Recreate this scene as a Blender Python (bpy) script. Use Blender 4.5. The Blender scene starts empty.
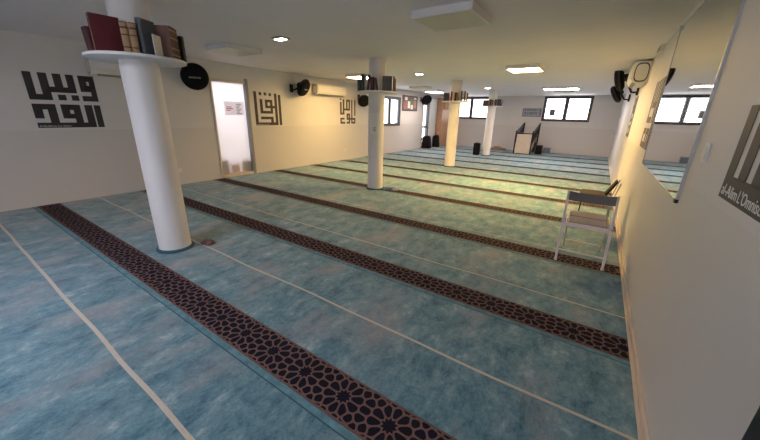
import bpy, bmesh, math, random
from mathutils import Vector, Matrix, noise
random.seed(7)
SC = bpy.context.scene
COL = SC.collection
PI = math.pi

# ------------------------------------------------------------------ room numbers (metres)
XL, XR = -7.13, 0.486          # left and right wall faces
YN, YF = -3.0, 16.85           # wall behind the viewer, far wall
ZC = 2.5
DADO = 1.15

# ------------------------------------------------------------------ materials
def lin(c):
    return tuple(((v/255)/12.92 if v/255 <= .04045 else ((v/255+.055)/1.055)**2.4) for v in c)
MATS = {}
def mat(name, rgb, rough=.6, metal=0., var=.0, scale=20., emit=None, estr=0., bump=0., spec=.5, sheen=0.):
    if name in MATS: return MATS[name]
    m = bpy.data.materials.new(name); m.use_nodes = True
    nt = m.node_tree; b = nt.nodes['Principled BSDF']
    c = lin(rgb)
    b.inputs['Base Color'].default_value = (*c, 1)
    b.inputs['Roughness'].default_value = rough
    b.inputs['Metallic'].default_value = metal
    b.inputs['Specular IOR Level'].default_value = spec
    b.inputs['Sheen Weight'].default_value = sheen
    tc = nt.nodes.new('ShaderNodeTexCoord')
    if var > 0:
        n = nt.nodes.new('ShaderNodeTexNoise'); n.inputs['Scale'].default_value = scale; n.inputs['Detail'].default_value = 4
        nt.links.new(tc.outputs['Object'], n.inputs['Vector'])
        r = nt.nodes.new('ShaderNodeValToRGB')
        r.color_ramp.elements[0].position = .3; r.color_ramp.elements[1].position = .7
        r.color_ramp.elements[0].color = (*[max(0, v*(1-var)) for v in c], 1)
        r.color_ramp.elements[1].color = (*[min(1, v*(1+var)) for v in c], 1)
        nt.links.new(n.outputs['Fac'], r.inputs['Fac']); nt.links.new(r.outputs['Color'], b.inputs['Base Color'])
    if bump > 0:
        n2 = nt.nodes.new('ShaderNodeTexNoise'); n2.inputs['Scale'].default_value = scale*4; n2.inputs['Detail'].default_value = 3
        nt.links.new(tc.outputs['Object'], n2.inputs['Vector'])
        bp = nt.nodes.new('ShaderNodeBump'); bp.inputs['Strength'].default_value = bump; bp.inputs['Distance'].default_value = .01
        nt.links.new(n2.outputs['Fac'], bp.inputs['Height']); nt.links.new(bp.outputs['Normal'], b.inputs['Normal'])
    if emit:
        b.inputs['Emission Color'].default_value = (*lin(emit), 1); b.inputs['Emission Strength'].default_value = estr
    MATS[name] = m
    return m

def mat_wall():
    m = mat('wall_paint', (214, 210, 208), .55, var=.02, scale=3, bump=.03)
    nt = m.node_tree; b = nt.nodes['Principled BSDF']
    g = nt.nodes.new('ShaderNodeNewGeometry'); s = nt.nodes.new('ShaderNodeSeparateXYZ')
    nt.links.new(g.outputs['Position'], s.inputs[0])
    lt = nt.nodes.new('ShaderNodeMath'); lt.operation = 'LESS_THAN'; lt.inputs[1].default_value = DADO
    nt.links.new(s.outputs['Z'], lt.inputs[0])
    mx = nt.nodes.new('ShaderNodeMix'); mx.data_type = 'RGBA'
    src = b.inputs['Base Color'].links[0].from_socket
    nt.links.new(lt.outputs[0], mx.inputs['Factor']); nt.links.new(src, mx.inputs['A'])
    mx.inputs['B'].default_value = (*lin((207, 202, 200)), 1)
    nt.links.new(mx.outputs['Result'], b.inputs['Base Color'])
    # lower half is a satin paint
    mr = nt.nodes.new('ShaderNodeMapRange'); mr.inputs['To Min'].default_value = .6; mr.inputs['To Max'].default_value = .42
    nt.links.new(lt.outputs[0], mr.inputs['Value']); nt.links.new(mr.outputs[0], b.inputs['Roughness'])
    return m

def mat_carpet():
    m = bpy.data.materials.new('teal_carpet'); m.use_nodes = True
    nt = m.node_tree; b = nt.nodes['Principled BSDF']; N = nt.nodes.new; L = nt.links.new
    tc = N('ShaderNodeTexCoord')
    def noi(sx, sy, scale, det, rough=.6, dist=0.):
        mp = N('ShaderNodeMapping'); mp.inputs['Scale'].default_value = (sx, sy, 1)
        L(tc.outputs['Object'], mp.inputs['Vector'])
        n = N('ShaderNodeTexNoise'); n.inputs['Scale'].default_value = scale; n.inputs['Detail'].default_value = det
        n.inputs['Roughness'].default_value = rough; n.inputs['Distortion'].default_value = dist
        L(mp.outputs[0], n.inputs['Vector']); return n
    n1 = noi(1, .6, 6.2, 12, .8, .15)
    r1 = N('ShaderNodeValToRGB'); e = r1.color_ramp.elements
    e[0].position = .34; e[0].color = (*lin((44, 86, 106)), 1)
    e[1].position = .68; e[1].color = (*lin((176, 190, 198)), 1)
    e.new(.45).color = (*lin((86, 128, 146)), 1); e.new(.56).color = (*lin((118, 152, 166)), 1)
    L(n1.outputs['Fac'], r1.inputs['Fac'])
    n2 = noi(1, .5, 2.1, 6, .6)
    r2 = N('ShaderNodeValToRGB'); r2.color_ramp.elements[0].position = .5; r2.color_ramp.elements[1].position = .72
    L(n2.outputs['Fac'], r2.inputs['Fac'])
    mx = N('ShaderNodeMix'); mx.data_type = 'RGBA'; L(r2.outputs['Color'], mx.inputs['Factor'])
    L(r1.outputs['Color'], mx.inputs['A']); mx.inputs['B'].default_value = (*lin((150, 152, 160)), 1)
    n3 = noi(1, .8, 46, 6, .85)
    mm = N('ShaderNodeMix'); mm.data_type = 'RGBA'; mm.blend_type = 'OVERLAY'; mm.inputs['Factor'].default_value = .8
    L(mx.outputs['Result'], mm.inputs['A']); L(n3.outputs['Color'], mm.inputs['B'])
    hs = N('ShaderNodeHueSaturation'); hs.inputs['Saturation'].default_value = 1.0; hs.inputs['Value'].default_value = .93
    gr = N('ShaderNodeRGBToBW'); L(n3.outputs['Color'], gr.inputs[0]); L(gr.outputs[0], mm.inputs['B'])
    L(mm.outputs['Result'], hs.inputs['Color']); L(hs.outputs[0], b.inputs['Base Color'])
    b.inputs['Roughness'].default_value = .95; b.inputs['Specular IOR Level'].default_value = .15
    b.inputs['Sheen Weight'].default_value = .25
    n4 = noi(1, 1, 220, 2)
    bp = N('ShaderNodeBump'); bp.inputs['Strength'].default_value = .35; bp.inputs['Distance'].default_value = .006
    L(n4.outputs['Fac'], bp.inputs['Height']); L(bp.outputs[0], b.inputs['Normal'])
    return m

def mat_glass(name, tint=(235, 240, 240)):
    m = bpy.data.materials.new(name); m.use_nodes = True
    nt = m.node_tree; nt.nodes.clear(); N = nt.nodes.new; L = nt.links.new
    o = N('ShaderNodeOutputMaterial'); t = N('ShaderNodeBsdfTransparent'); t.inputs[0].default_value = (*lin(tint), 1)
    g = N('ShaderNodeBsdfGlossy'); g.inputs['Roughness'].default_value = .02
    f = N('ShaderNodeValue'); f.outputs[0].default_value = .05
    mx = N('ShaderNodeMixShader'); L(f.outputs[0], mx.inputs[0]); L(t.outputs[0], mx.inputs[1]); L(g.outputs[0], mx.inputs[2])
    L(mx.outputs[0], o.inputs[0]); return m
def mat_frosted(name):
    m = bpy.data.materials.new(name); m.use_nodes = True
    nt = m.node_tree; nt.nodes.clear(); N = nt.nodes.new; L = nt.links.new
    o = N('ShaderNodeOutputMaterial'); t = N('ShaderNodeBsdfTranslucent'); t.inputs[0].default_value = (*lin((246, 243, 246)), 1)
    d = N('ShaderNodeBsdfPrincipled'); d.inputs['Base Color'].default_value = (*lin((235, 232, 235)), 1); d.inputs['Roughness'].default_value = .35
    mx = N('ShaderNodeMixShader'); mx.inputs[0].default_value = .3; L(t.outputs[0], mx.inputs[1]); L(d.outputs[0], mx.inputs[2])
    L(mx.outputs[0], o.inputs[0]); return m

WALL = mat_wall()
CEIL = mat('ceiling_paint', (242, 232, 234), .8, var=.015, scale=2, bump=.02)
CARPET = mat_carpet()
NAVY = mat('navy_pile', (30, 29, 42), .95, var=.15, scale=120, spec=.1, bump=.2)
BROWN = mat('brown_pile', (120, 95, 92), .95, var=.18, scale=150, spec=.1, bump=.2)
BROWNE = mat('edge_pile', (112, 88, 82), .95, var=.15, scale=150, spec=.1)
CREAM = mat('cream_pile', (196, 188, 178), .95, var=.08, scale=90, spec=.1)
TEALS = mat('teal_stripe_pile', (100, 140, 154), .95, var=.28, scale=16, spec=.1)
TEALD = mat('seam_pile', (62, 96, 110), .95, var=.1, scale=60, spec=.1)
WHITE = mat('white_paint', (226, 222, 222), .5, var=.01, scale=8)
COLW = mat('column_paint', (222, 217, 217), .5, var=.015, scale=6, bump=.02)
PLASTIC = mat('white_plastic', (226, 220, 208), .4)
PLASTIC2 = mat('grey_plastic', (150, 146, 140), .5)
BLACK = mat('black_plastic', (16, 16, 19), .5)
BLACKF = mat('black_fabric', (20, 20, 25), .85, var=.2, scale=60, bump=.1, spec=.2)
VINYL = mat('black_vinyl', (38, 39, 46), .6, spec=.3)
VINYLB = mat('brown_vinyl', (74, 62, 50), .6, spec=.3)
DFRAME = mat('dark_window_frame', (66, 58, 60), .5)
GFRAME = mat('grey_door_frame', (142, 142, 150), .5)
BFRAME = mat('beige_wood_frame', (206, 194, 180), .5, var=.05, scale=12)
ALU = mat('aluminium', (186, 188, 194), .35, metal=.8)
ALUD = mat('grey_aluminium', (140, 141, 148), .45, metal=.4)
MIRROR = mat('mirror_silver', (232, 234, 234), .02, metal=1.)
GLASS = mat_glass('clear_glass')
FROST = mat_frosted('frosted_glass')
THINP = mat_frosted('thin_paper')
PAPER = mat('paper', (232, 230, 226), .8)
PAGES = mat('book_pages', (196, 186, 168), .9, var=.1, scale=80)
OAK = mat('orange_wood', (196, 152, 122), .5, var=.12, scale=7)
CHAIRW = mat('chair_white_metal', (226, 214, 220), .4)
CHAIRF = mat('grey_chair_fabric', (160, 156, 168), .9, var=.08, scale=60, spec=.2)
CHAIRD = mat('dark_grey_fabric', (116, 112, 118), .9, var=.08, scale=60, spec=.2)

# ------------------------------------------------------------------ mesh builder
class MB:
    def __init__(s): s.v = []; s.f = []; s.m = []
    def add(s, vs, fs, mi=0):
        o = len(s.v); s.v += [tuple(v) for v in vs]; s.f += [tuple(i+o for i in f) for f in fs]; s.m += [mi]*len(fs); return s
    def box(s, lo, hi, mi=0, M=None):
        (a, b, c), (d, e, f) = lo, hi
        vs = [Vector(p) for p in ((a,b,c),(d,b,c),(d,e,c),(a,e,c),(a,b,f),(d,b,f),(d,e,f),(a,e,f))]
        if M is not None: vs = [M @ v for v in vs]
        return s.add(vs, [(3,2,1,0),(4,5,6,7),(0,1,5,4),(1,2,6,5),(2,3,7,6),(3,0,4,7)], mi)
    def tube(s, path, r, n=10, mi=0, cap=True):
        P = [Vector(p) for p in path]; k = len(P)
        rs = r if isinstance(r, (list, tuple)) else [r]*k
        vs = []; u = None
        for i in range(k):
            t = (P[min(i+1, k-1)]-P[max(i-1, 0)]).normalized()
            if u is None:
                u = t.orthogonal().normalized()
            else:
                u = (u - t*u.dot(t)).normalized()
            w = t.cross(u)
            for j in range(n):
                a = 2*PI*j/n; vs.append(P[i]+(u*math.cos(a)+w*math.sin(a))*rs[i])
        fs = [(i*n+j, i*n+(j+1) % n, (i+1)*n+(j+1) % n, (i+1)*n+j) for i in range(k-1) for j in range(n)]
        if cap: fs += [tuple(range(n-1, -1, -1)), tuple((k-1)*n+j for j in range(n))]
        return s.add(vs, fs, mi)
    def lathe(s, prof, o=(0,0,0), axis=(0,0,1), n=40, mi=0):
        o = Vector(o); t = Vector(axis).normalized()
        u = t.orthogonal().normalized(); w = t.cross(u)
        vs = []
        for r, z in prof:
            for j in range(n):
                a = 2*PI*j/n; vs.append(o+t*z+(u*math.cos(a)+w*math.sin(a))*r)
        k = len(prof)
        fs = [(i*n+j, i*n+(j+1) % n, (i+1)*n+(j+1) % n, (i+1)*n+j) for i in range(k-1) for j in range(n)]
        fs += [tuple(range(n-1, -1, -1)), tuple((k-1)*n+j for j in range(n))]
        return s.add(vs, fs, mi)
    def prism(s, poly, h, M, mi=0):
        n = len(poly); vs = [M @ Vector((x, y, 0)) for x, y in poly]+[M @ Vector((x, y, h)) for x, y in poly]
        fs = [tuple(range(n-1, -1, -1)), tuple(range(n, 2*n))]+[(i, (i+1) % n, n+(i+1) % n, n+i) for i in range(n)]
        return s.add(vs, fs, mi)

def link(name, data, parent=None, loc=None):
    o = bpy.data.objects.new(name, data); COL.objects.link(o)
    if parent: o.parent = parent
    if loc is not None: o.location = loc
    return o
def obj(name, mb, m, parent=None, bevel=0., smooth=40, loc=None, seg=2):
    me = bpy.data.meshes.new(name); me.from_pydata(mb.v, [], mb.f)
    for x in (m if isinstance(m, (list, tuple)) else [m]): me.materials.append(x)
    me.polygons.foreach_set('material_index', mb.m)
    bm = bmesh.new(); bm.from_mesh(me); bmesh.ops.recalc_face_normals(bm, faces=bm.faces)
    bm.to_mesh(me); bm.free()
    if smooth:
        me.polygons.foreach_set('use_smooth', [True]*len(me.polygons)); me.set_sharp_from_angle(angle=math.radians(smooth))
    me.update()
    o = link(name, me, parent, loc)
    if bevel:
        b = o.modifiers.new('bevel', 'BEVEL'); b.width = bevel; b.segments = seg; b.limit_method = 'ANGLE'
    return o
def tag(o, label, cat, group=None):
    o['label'] = label; o['category'] = cat
    if group: o['group'] = group
    return o
def thing(name, label, cat, loc, group=None, rz=0):
    o = link(name, None, None, loc); o.rotation_euler = (0, 0, rz); o.empty_display_size = .1
    return tag(o, label, cat, group)
def struct(o): o['kind'] = 'structure'; return o
def text_mesh(name, body, size, m, parent, M, align='LEFT', width=None):
    cu = bpy.data.curves.new(name, 'FONT'); cu.body = body; cu.size = size; cu.align_x = align; cu.extrude = .0006; cu.resolution_u = 3
    t = bpy.data.objects.new(name, cu); COL.objects.link(t)
    dg = bpy.context.evaluated_depsgraph_get(); dg.update()
    me = bpy.data.meshes.new_from_object(t.evaluated_get(dg)); bpy.data.objects.remove(t)
    if width:
        xs = [v.co.x for v in me.vertices]; k = width/(max(xs)-min(xs)); me.transform(Matrix.Diagonal((k, 1, 1, 1)))
    me.transform(M); me.materials.clear(); me.materials.append(m)
    me.name = name
    return link(name, me, parent)

# ------------------------------------------------------------------ camera (solved from the photograph's straight lines)
R = [[0.8255918615244809, 0.5637897191575506, 0.023221342700039914], [0.19804165132727436, -0.25097823170424977, -0.9475175098910701], [-0.5283725792696936, 0.7868615378723618, -0.3188594324981356]]
cd = bpy.data.cameras.new('camera'); cam = link('camera', cd)
r_, d_, f_ = [Vector(v) for v in R]
mw = Matrix((r_, -d_, -f_)).transposed().to_4x4(); mw.translation = (0, 0, 1.5)
cam.matrix_world = mw
cd.sensor_width = 36; cd.sensor_fit = 'HORIZONTAL'; cd.lens = 312.645/760*36; cd.clip_start = .02; cd.clip_end = 200
SC.camera = cam

# ------------------------------------------------------------------ floor: fitted carpet with woven star bands
def clip(poly, nx, ny, c):            # keep nx*x+ny*y <= c
    out = []
    for i in range(len(poly)):
        a, b = poly[i], poly[(i+1) % len(poly)]
        da, db = nx*a[0]+ny*a[1]-c, nx*b[0]+ny*b[1]-c
        if da <= 0: out.append(a)
        if (da < 0) != (db < 0) and abs(da-db) > 1e-12:
            t = da/(da-db); out.append((a[0]+t*(b[0]-a[0]), a[1]+t*(b[1]-a[1])))
    return out
PER, BH = .3035, .2686
def star_cells():
    hb = BH/2-.012
    seeds = []
    for t in (-1, 0, 1):
        cx = t*PER; seeds.append((cx, 0, 's', t))
        for k in range(10):
            a = math.radians(36*k+18); seeds.append((cx+.088*math.cos(a), .088*math.sin(a), 'p', t))
        for x, y in ((PER/2, 0), (PER/2, .054), (PER/2, -.054), (PER/2, .118), (PER/2, -.118), (.105, .092), (-.105, .092), (.105, -.092), (-.105, -.092), (.036, .136), (-.036, .136), (.036, -.136), (-.036, -.136), (.09, .138), (-.09, .138), (.09, -.138), (-.09, -.138)):
            seeds.append((cx+x, y, 'q', t))
    ded = []
    for s in seeds:
        if all((s[0]-e[0])**2+(s[1]-e[1])**2 > .018**2 for e in ded): ded.append(s)
    cells = []
    for i, s in enumerate(ded):
        if not (-PER/2-1e-6 < s[0] <= PER/2+1e-6): continue
        if s[0] <= -PER/2+1e-6: continue
        if s[2] == 's':
            st = []
            for k in range(20):
                rr = .047 if k % 2 == 0 else .031
                a = math.radians(18*k); st.append((rr*math.cos(a), rr*math.sin(a)))
            cells.append(st); continue
        poly = [(s[0]-.1, s[1]-.1), (s[0]+.1, s[1]-.1), (s[0]+.1, s[1]+.1), (s[0]-.1, s[1]+.1)]
        ins = .0056
        for j, e in enumerate(ded):
            if j == i: continue
            dx, dy = e[0]-s[0], e[1]-s[1]; dd = math.hypot(dx, dy)
            if dd > .25: continue
            w = .5 if e[2] != 's' else .40
            nx, ny = dx/dd, dy/dd
            mid = (.5*dd if e[2] != 's' else dd-.041)
            poly = clip(poly, nx, ny, nx*s[0]+ny*s[1]+mid-ins)
            if len(poly) < 3: break
        for ny in (1, -1):
            if len(poly) >= 3: poly = clip(poly, 0, ny, hb)
        if len(poly) < 3: continue
        # drop slivers
        A = abs(sum(poly[k][0]*poly[(k+1) % len(poly)][1]-poly[(k+1) % len(poly)][0]*poly[k][1] for k in range(len(poly))))/2
        if A < 6e-5: continue
        # round the corners once (Chaikin)
        rp = []
        for k in range(len(poly)):
            a, b = poly[k], poly[(k+1) % len(poly)]
            rp += [(a[0]*.78+b[0]*.22, a[1]*.78+b[1]*.22), (a[0]*.22+b[0]*.78, a[1]*.22+b[1]*.78)]
        cells.append(rp)
    return cells
CELLS = star_cells()
fl = MB()
fl.add([(XL, YN, 0), (XR, YN, 0), (XR, YF, 0), (XL, YF, 0)], [(0, 1, 2, 3)], 0)
def strip(y0, y1, z, mi, wob=0., seed=0, x0=XL, x1=XR):
    n = 60 if wob else 1; vs = []
    for i in range(n+1):
        x = x0+(x1-x0)*i/n
        d = wob*noise.noise((x*1.3, seed, 0)) if wob else 0
        vs += [(x, y0+d, z), (x, y1+d, z)]
    fl.add(vs, [(2*i, 2*i+2, 2*i+3, 2*i+1) for i in range(n)], mi)
BANDS = [-.55, .879, 2.309, 3.728, 5.34, 6.696, 8.073, 9.404, 10.824, 12.24, 13.65, 15.07]
for bi, y in enumerate(BANDS):
    strip(y, y+BH, .002, 2); strip(y, y+.006, .0026, 3); strip(y+BH-.006, y+BH, .0026, 3)
    strip(y-.040, y-.004, .0015, 4); strip(y-.048, y-.040, .0022, 5)
    n = int((XR-XL)/PER)+2; ph = -1.201 - math.floor((-1.201-XL)/PER)*PER - PER
    for k in range(n):
        cx = ph+k*PER+(bi-1)*.11*(bi != 1)
        for c in CELLS:
            p = c
            if cx+min(q[0] for q in c) < XL or cx+max(q[0] for q in c) > XR:
                continue
            fl.add([(cx+q[0], y+BH/2+q[1], .0034) for q in p], [tuple(range(len(p)))], 1)
for i, (y, w) in enumerate([(-.83, .03), (.406, .025), (1.65, .020), (2.885, .017), (4.13, .012)]):
    strip(y-w/2, y+w/2, .0018, 6, wob=.018, seed=i*9.1)
floor = struct(obj('floor', fl, [CARPET, NAVY, BROWN, BROWNE, TEALS, TEALD, CREAM], smooth=0))

# ------------------------------------------------------------------ walls with real openings
T = .24
def wall_boxes(mb, a0, a1, z1, holes, put):
    """split the rectangle a0..a1 x 0..z1 around holes (a,b,z0,z1)"""
    xs = sorted({a0, a1, *[h[0] for h in holes], *[h[1] for h in holes]})
    for p, q in zip(xs, xs[1:]):
        hs = sorted([h for h in holes if h[0] <= p+1e-6 and h[1] >= q-1e-6], key=lambda h: h[2]); z = 0
        for h in hs:
            if h[2] > z+1e-6: put(mb, p, q, z, h[2])
            z = h[3]
        if z < z1-1e-6: put(mb, p, q, z, z1)
DOOR = (3.93, 4.84, 0., 2.17)
WIN_L = (10.45, 11.95, 1.08, 2.20)
GDOOR = (14.02, 14.66, 0., 2.26)
WIN_F = [(-2.42, -.53, 1.40, 2.47), (-6.70, -4.86, 1.40, 2.47)]
WIN_ADDED = (-2.3, .1, .95, 2.2)         # unseen window added in the rear wall to let light in
ml = MB(); wall_boxes(ml, YN, YF+T, ZC, [DOOR, WIN_L, GDOOR], lambda mb, p, q, z0, z1: mb.box((XL-T, p, z0), (XL, q, z1)))
struct(obj('wall_left', ml, WALL, smooth=0))
struct(obj('wall_right', MB().box((XR, YN, 0), (XR+T, YF+T, ZC)), WALL, smooth=0))
mf = MB(); wall_boxes(mf, XL, XR, ZC, WIN_F, lambda mb, p, q, z0, z1: mb.box((p, YF, z0), (q, YF+T, z1)))
struct(obj('wall_far', mf, WALL, smooth=0))
mr_ = MB(); wall_boxes(mr_, XL-T, XR+T, ZC, [WIN_ADDED], lambda mb, p, q, z0, z1: mb.box((p, YN-T, z0), (q, YN, z1)))
struct(obj('wall_rear', mr_, WALL, smooth=0))
struct(obj('ceiling', MB().box((XL-T, YN-T, ZC), (XR+T, YF+T, ZC+.2)), CEIL, smooth=0))
SK = mat('skirting', (206, 192, 180), .5, var=.04, scale=10)
bb = MB().box((XR-.014, YN, 0), (XR, YF, .055)).box((XR-.032, YN, 0), (XR-.014, YF, .014))
struct(obj('baseboard_right', bb, SK, smooth=0, bevel=.003))
def window(name, axis, a0, a1, z0, z1, face, out, mull, fm=DFRAME, fw=.08):
    """axis 'x': in a wall facing along y; axis 'y': in a side wall. face = wall plane, out = +1/-1 outward"""
    def B(mb, p, q, d0, d1, lo, hi):
        d0, d1 = sorted((face+out*d0, face+out*d1))
        if axis == 'x': mb.box((p, d0, lo), (q, d1, hi))
        else: mb.box((d0, p, lo), (d1, q, hi))
    fr = MB()
    B(fr, a0, a1, -.012, .10, z0, z0+fw); B(fr, a0, a1, -.012, .10, z1-fw, z1)
    B(fr, a0, a0+fw, -.012, .10, z0+fw, z1-fw); B(fr, a1-fw, a1, -.012, .10, z0+fw, z1-fw)
    e = struct(obj(name, fr, fm, bevel=.004))
    xs = [a0+fw]+mull+[a1-fw]
    for mm in mull:
        m_ = MB(); B(m_, mm-fw*.6, mm+fw*.6, -.006, .09, z0+fw, z1-fw); obj('mullion', m_, fm, e, bevel=.004)
    for i in range(len(xs)-1):
        p = xs[i]+(fw*.6 if i > 0 else 0); q = xs[i+1]-(fw*.6 if i < len(xs)-2 else 0)
        sw = .028; s_ = MB()
        B(s_, p, q, .015, .07, z0+fw, z0+fw+sw); B(s_, p, q, .015, .07, z1-fw-sw, z1-fw)
        B(s_, p, p+sw, .015, .07, z0+fw+sw, z1-fw-sw); B(s_, q-sw, q, .015, .07, z0+fw+sw, z1-fw-sw)
        so = obj('sash', s_, fm, e, bevel=.003)
        g_ = MB(); B(g_, p+sw, q-sw, .04, .046, z0+fw+sw, z1-fw-sw); obj('pane', g_, GLASS, so, smooth=0)
    return e
window('window_1', 'x', *WIN_F[0][:2], *WIN_F[0][2:], YF, 1, [-1.50])
window('window_2', 'x', *WIN_F[1][:2], *WIN_F[1][2:], YF, 1, [-5.80])
window('window_3', 'y', *WIN_L[:2], *WIN_L[2:], XL, -1, [11.16], fm=mat('grey_window_frame', (84, 84, 90), .5))
window('window_added', 'x', *WIN_ADDED[:2], *WIN_ADDED[2:], YN, -1, [-1.1])  # added out of view, placed for the light it gives the near end

# frosted glass door on the left, with its lit vestibule
d1 = MB()
d1.box((XL-.10, DOOR[0], 0), (XL+.02, DOOR[0]+.045, DOOR[3])); d1.box((XL-.10, DOOR[0]+.045, DOOR[3]-.06), (XL+.02, DOOR[1]-.075, DOOR[3]))
door = struct(obj('door_1', d1, BFRAME, bevel=.004))
obj('jamb', MB().box((XL-.10, DOOR[1]-.075, 0), (XL+.035, DOOR[1], DOOR[3]+.05)), GFRAME, door, bevel=.004)
obj('threshold', MB().box((XL-.10, DOOR[0]+.045, 0.004), (XL+.03, DOOR[1]-.075, .07)), BFRAME, door, bevel=.004)
obj('pane', MB().box((XL-.055, DOOR[0]+.045, .07), (XL-.045, DOOR[1]-.075, DOOR[3]-.06)), FROST, door, smooth=0)
vb = MB()
vx0, vx1, vy0, vy1 = XL-2.0, XL-T, 3.2, 5.6
vb.box((vx0-.1, vy0-.1, -.1), (vx1, vy1+.1, 0)).box((vx0-.1, vy0-.1, 2.5), (vx1, vy1+.1, 2.6))
vb.box((vx0-.1, vy0-.1, 0), (vx0, vy1+.1, 2.5)).box((vx0, vy0-.1, 0), (vx1, vy0, 2.5)).box((vx0, vy1, 0), (vx1, vy1+.1, 2.5))
struct(obj('wall_vestibule', vb, WHITE, smooth=0))

# far glazed door on the left wall
gd = MB()
y0, y1, _, z1 = GDOOR
gd.box((XL-.1, y0, 0), (XL+.015, y0+.05, z1)).box((XL-.1, y1-.09, 0), (XL+.015, y1, z1)).box((XL-.1, y0+.05, z1-.07), (XL+.015, y1-.09, z1)).box((XL-.1, y0+.05, 0.004), (XL+.015, y1-.09, .10)).box((XL-.09, y0+.05, .95), (XL+.005, y1-.09, 1.03))
gdo = struct(obj('door_2', gd, mat('anthracite_frame', (60, 62, 70), .5), bevel=.004))
obj('pane', MB().box((XL-.05, y0+.05, .1), (XL-.044, y1-.09, .95)).box((XL-.05, y0+.05, 1.03), (XL-.044, y1-.09, z1-.07)), GLASS, gdo, smooth=0)
obj('door_handle', MB().tube([(XL+.015, y1-.06, 1.05), (XL+.06, y1-.06, 1.05), (XL+.06, y1-.17, 1.05)], .009), ALU, gdo)
# white door leaf standing against the wall beside it
d3 = struct(obj('door_3', MB().box((XL, 14.74, .01), (XL+.04, 15.46, 2.3)), mat('white_door_paint', (240, 240, 242), .4), bevel=.005))
obj('door_handle', MB().tube([(XL+.04, 15.36, 1.05), (XL+.085, 15.36, 1.05), (XL+.085, 15.24, 1.05)], .009), ALU, d3)

# ------------------------------------------------------------------ columns with round shelves
COLS = [(-3.78, 1.43), (-3.77, 5.39), (-3.765, 9.47), (-3.77, 13.35)]
SHZ = [1.955, 1.925, 1.93, 1.93]
CLAB = ['thick round white column nearest the viewer with burgundy books on its shelf',
        'round white column second from the viewer with a paper notice taped on it',
        'round cream column third from the viewer, lit yellow, with books on its shelf',
        'farthest round white column with a black case standing at its foot']
for i, ((x, y), z) in enumerate(zip(COLS, SHZ)):
    t = thing('column', CLAB[i], 'column', (x, y, 0), 'round white columns')
    r0 = .158
    obj('shaft', MB().lathe([(r0+.004, 0), (r0+.003, .03), (r0, .05), (r0, ZC-.002)], n=64), COLW, t, smooth=60)
    obj('carpet_collar', MB().lathe([(r0+.002, .0045), (r0+.03, .0045), (r0+.026, .02), (r0+.004, .03)], n=64), TEALD, t, smooth=60)
    RS = .398 if i == 0 else .392
    obj('shelf', MB().lathe([(r0, z-.028), (RS-.006, z-.028), (RS, z-.024), (RS, z-.006), (RS-.006, z), (r0, z)], n=72), WHITE, t, smooth=35)

# ------------------------------------------------------------------ books
def book(colidx, px_t, depth, thick, h, w, cover, label, face='spine', yaw=0., lean=0., bands=None, pages=PAGES, back=0., pitch=0.):
    """px_t: sideways offset (m, viewer's right) on the shelf, depth: towards the viewer; face: 'spine' or 'cover' shown"""
    x, y = COLS[colidx]; v = Vector((x, y, 0)).normalized(); tt = Vector((v.y, -v.x, 0))
    P = Vector((x, y, SHZ[colidx]+.001))+tt*px_t-v*depth
    e = thing('book', label, 'book', P, 'books on the column shelves')
    M0 = Matrix((tt, v, Vector((0, 0, 1)))).transposed()          # local x = right, y = away from viewer
    rot = M0 @ Matrix.Rotation(yaw, 3, 'Z') @ Matrix.Rotation(lean, 3, 'Y') @ Matrix.Rotation(pitch, 3, 'X')
    if face == 'cover': rot = rot @ Matrix.Rotation(PI/2, 3, 'Z') 
    e.rotation_euler = rot.to_euler()
    ct = .0035
    lift = 0.
    if abs(lean) > 1e-4: lift = abs(math.sin(lean))*thick/2 if face == 'spine' else abs(math.sin(lean))*w/2
    e.location.z += lift + (abs(math.sin(pitch))*w/2 if pitch else 0)
    # spine on local -y side
    a, d = thick/2, w/2
    cv = MB().box((-a, -d, 0), (-a+ct, d, h)).box((a-ct, -d, 0), (a, d, h))
    n = 6                                                           # rounded spine
    poly = [(-a+ct*.2, -d)]+[(-a*math.cos(PI*k/n), -d-.008*math.sin(PI*k/n)) for k in range(1, n)]+[(a-ct*.2, -d), (a-ct, -d+ct), (-a+ct, -d+ct)]
    cv.prism(poly, h, Matrix.Identity(4))
    obj('cover', cv, cover, e, smooth=50)
    obj('pages', MB().box((-a+ct, -d+ct, .004), (a-ct, d-.006, h-.005)), pages, e, smooth=0)
    if bands:
        for f0, f1 in bands[1]:
            bd = MB()
            pl = [(-a*1.0-.0006, -d-.0004)]+[(-(a+.0008)*math.cos(PI*k/n), -d-.001-.008*math.sin(PI*k/n)) for k in range(1, n)]+[(a+.0006, -d-.0004), (a*.6, -d-.0002), (-a*.6, -d-.0002)]
            bd.prism(pl, h*(f1-f0), Matrix.Translation((0, 0, h*f0)))
            obj('spine_band', bd, bands[0], e, smooth=50)
    return e
def cl(n, rgb): return mat('book_'+n, rgb, .55, var=.12, scale=40)
MAR, DMAR, BLU, LEA, DRK = cl('burgundy', (98, 32, 40)), cl('dark_maroon', (72, 26, 32)), cl('slate', (74, 82, 92)), cl('leather', (98, 60, 44)), cl('black', (34, 30, 32))
GOLD, TAN, GRY, LGR, OLV, WHT = cl('gold', (158, 128, 92)), cl('tan', (150, 112, 84)), cl('grey', (96, 92, 92)), cl('light_grey', (168, 162, 158)), cl('dark_olive', (60, 56, 48)), cl('white', (220, 216, 210))
PLUM, NVY = cl('plum', (88, 66, 74)), cl('navy', (44, 46, 58))
C0 = 'on the nearest column shelf'
book(0, -.318, .03, .042, .205, .09, DMAR, 'thin dark maroon book at the far left end of the nearest column shelf', yaw=.35, lean=-.06)
book(0, -.190, .215, .045, .28, .20, MAR, 'large burgundy book turned cover outward on the nearest column shelf', face='cover', yaw=.28, lean=0)
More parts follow.
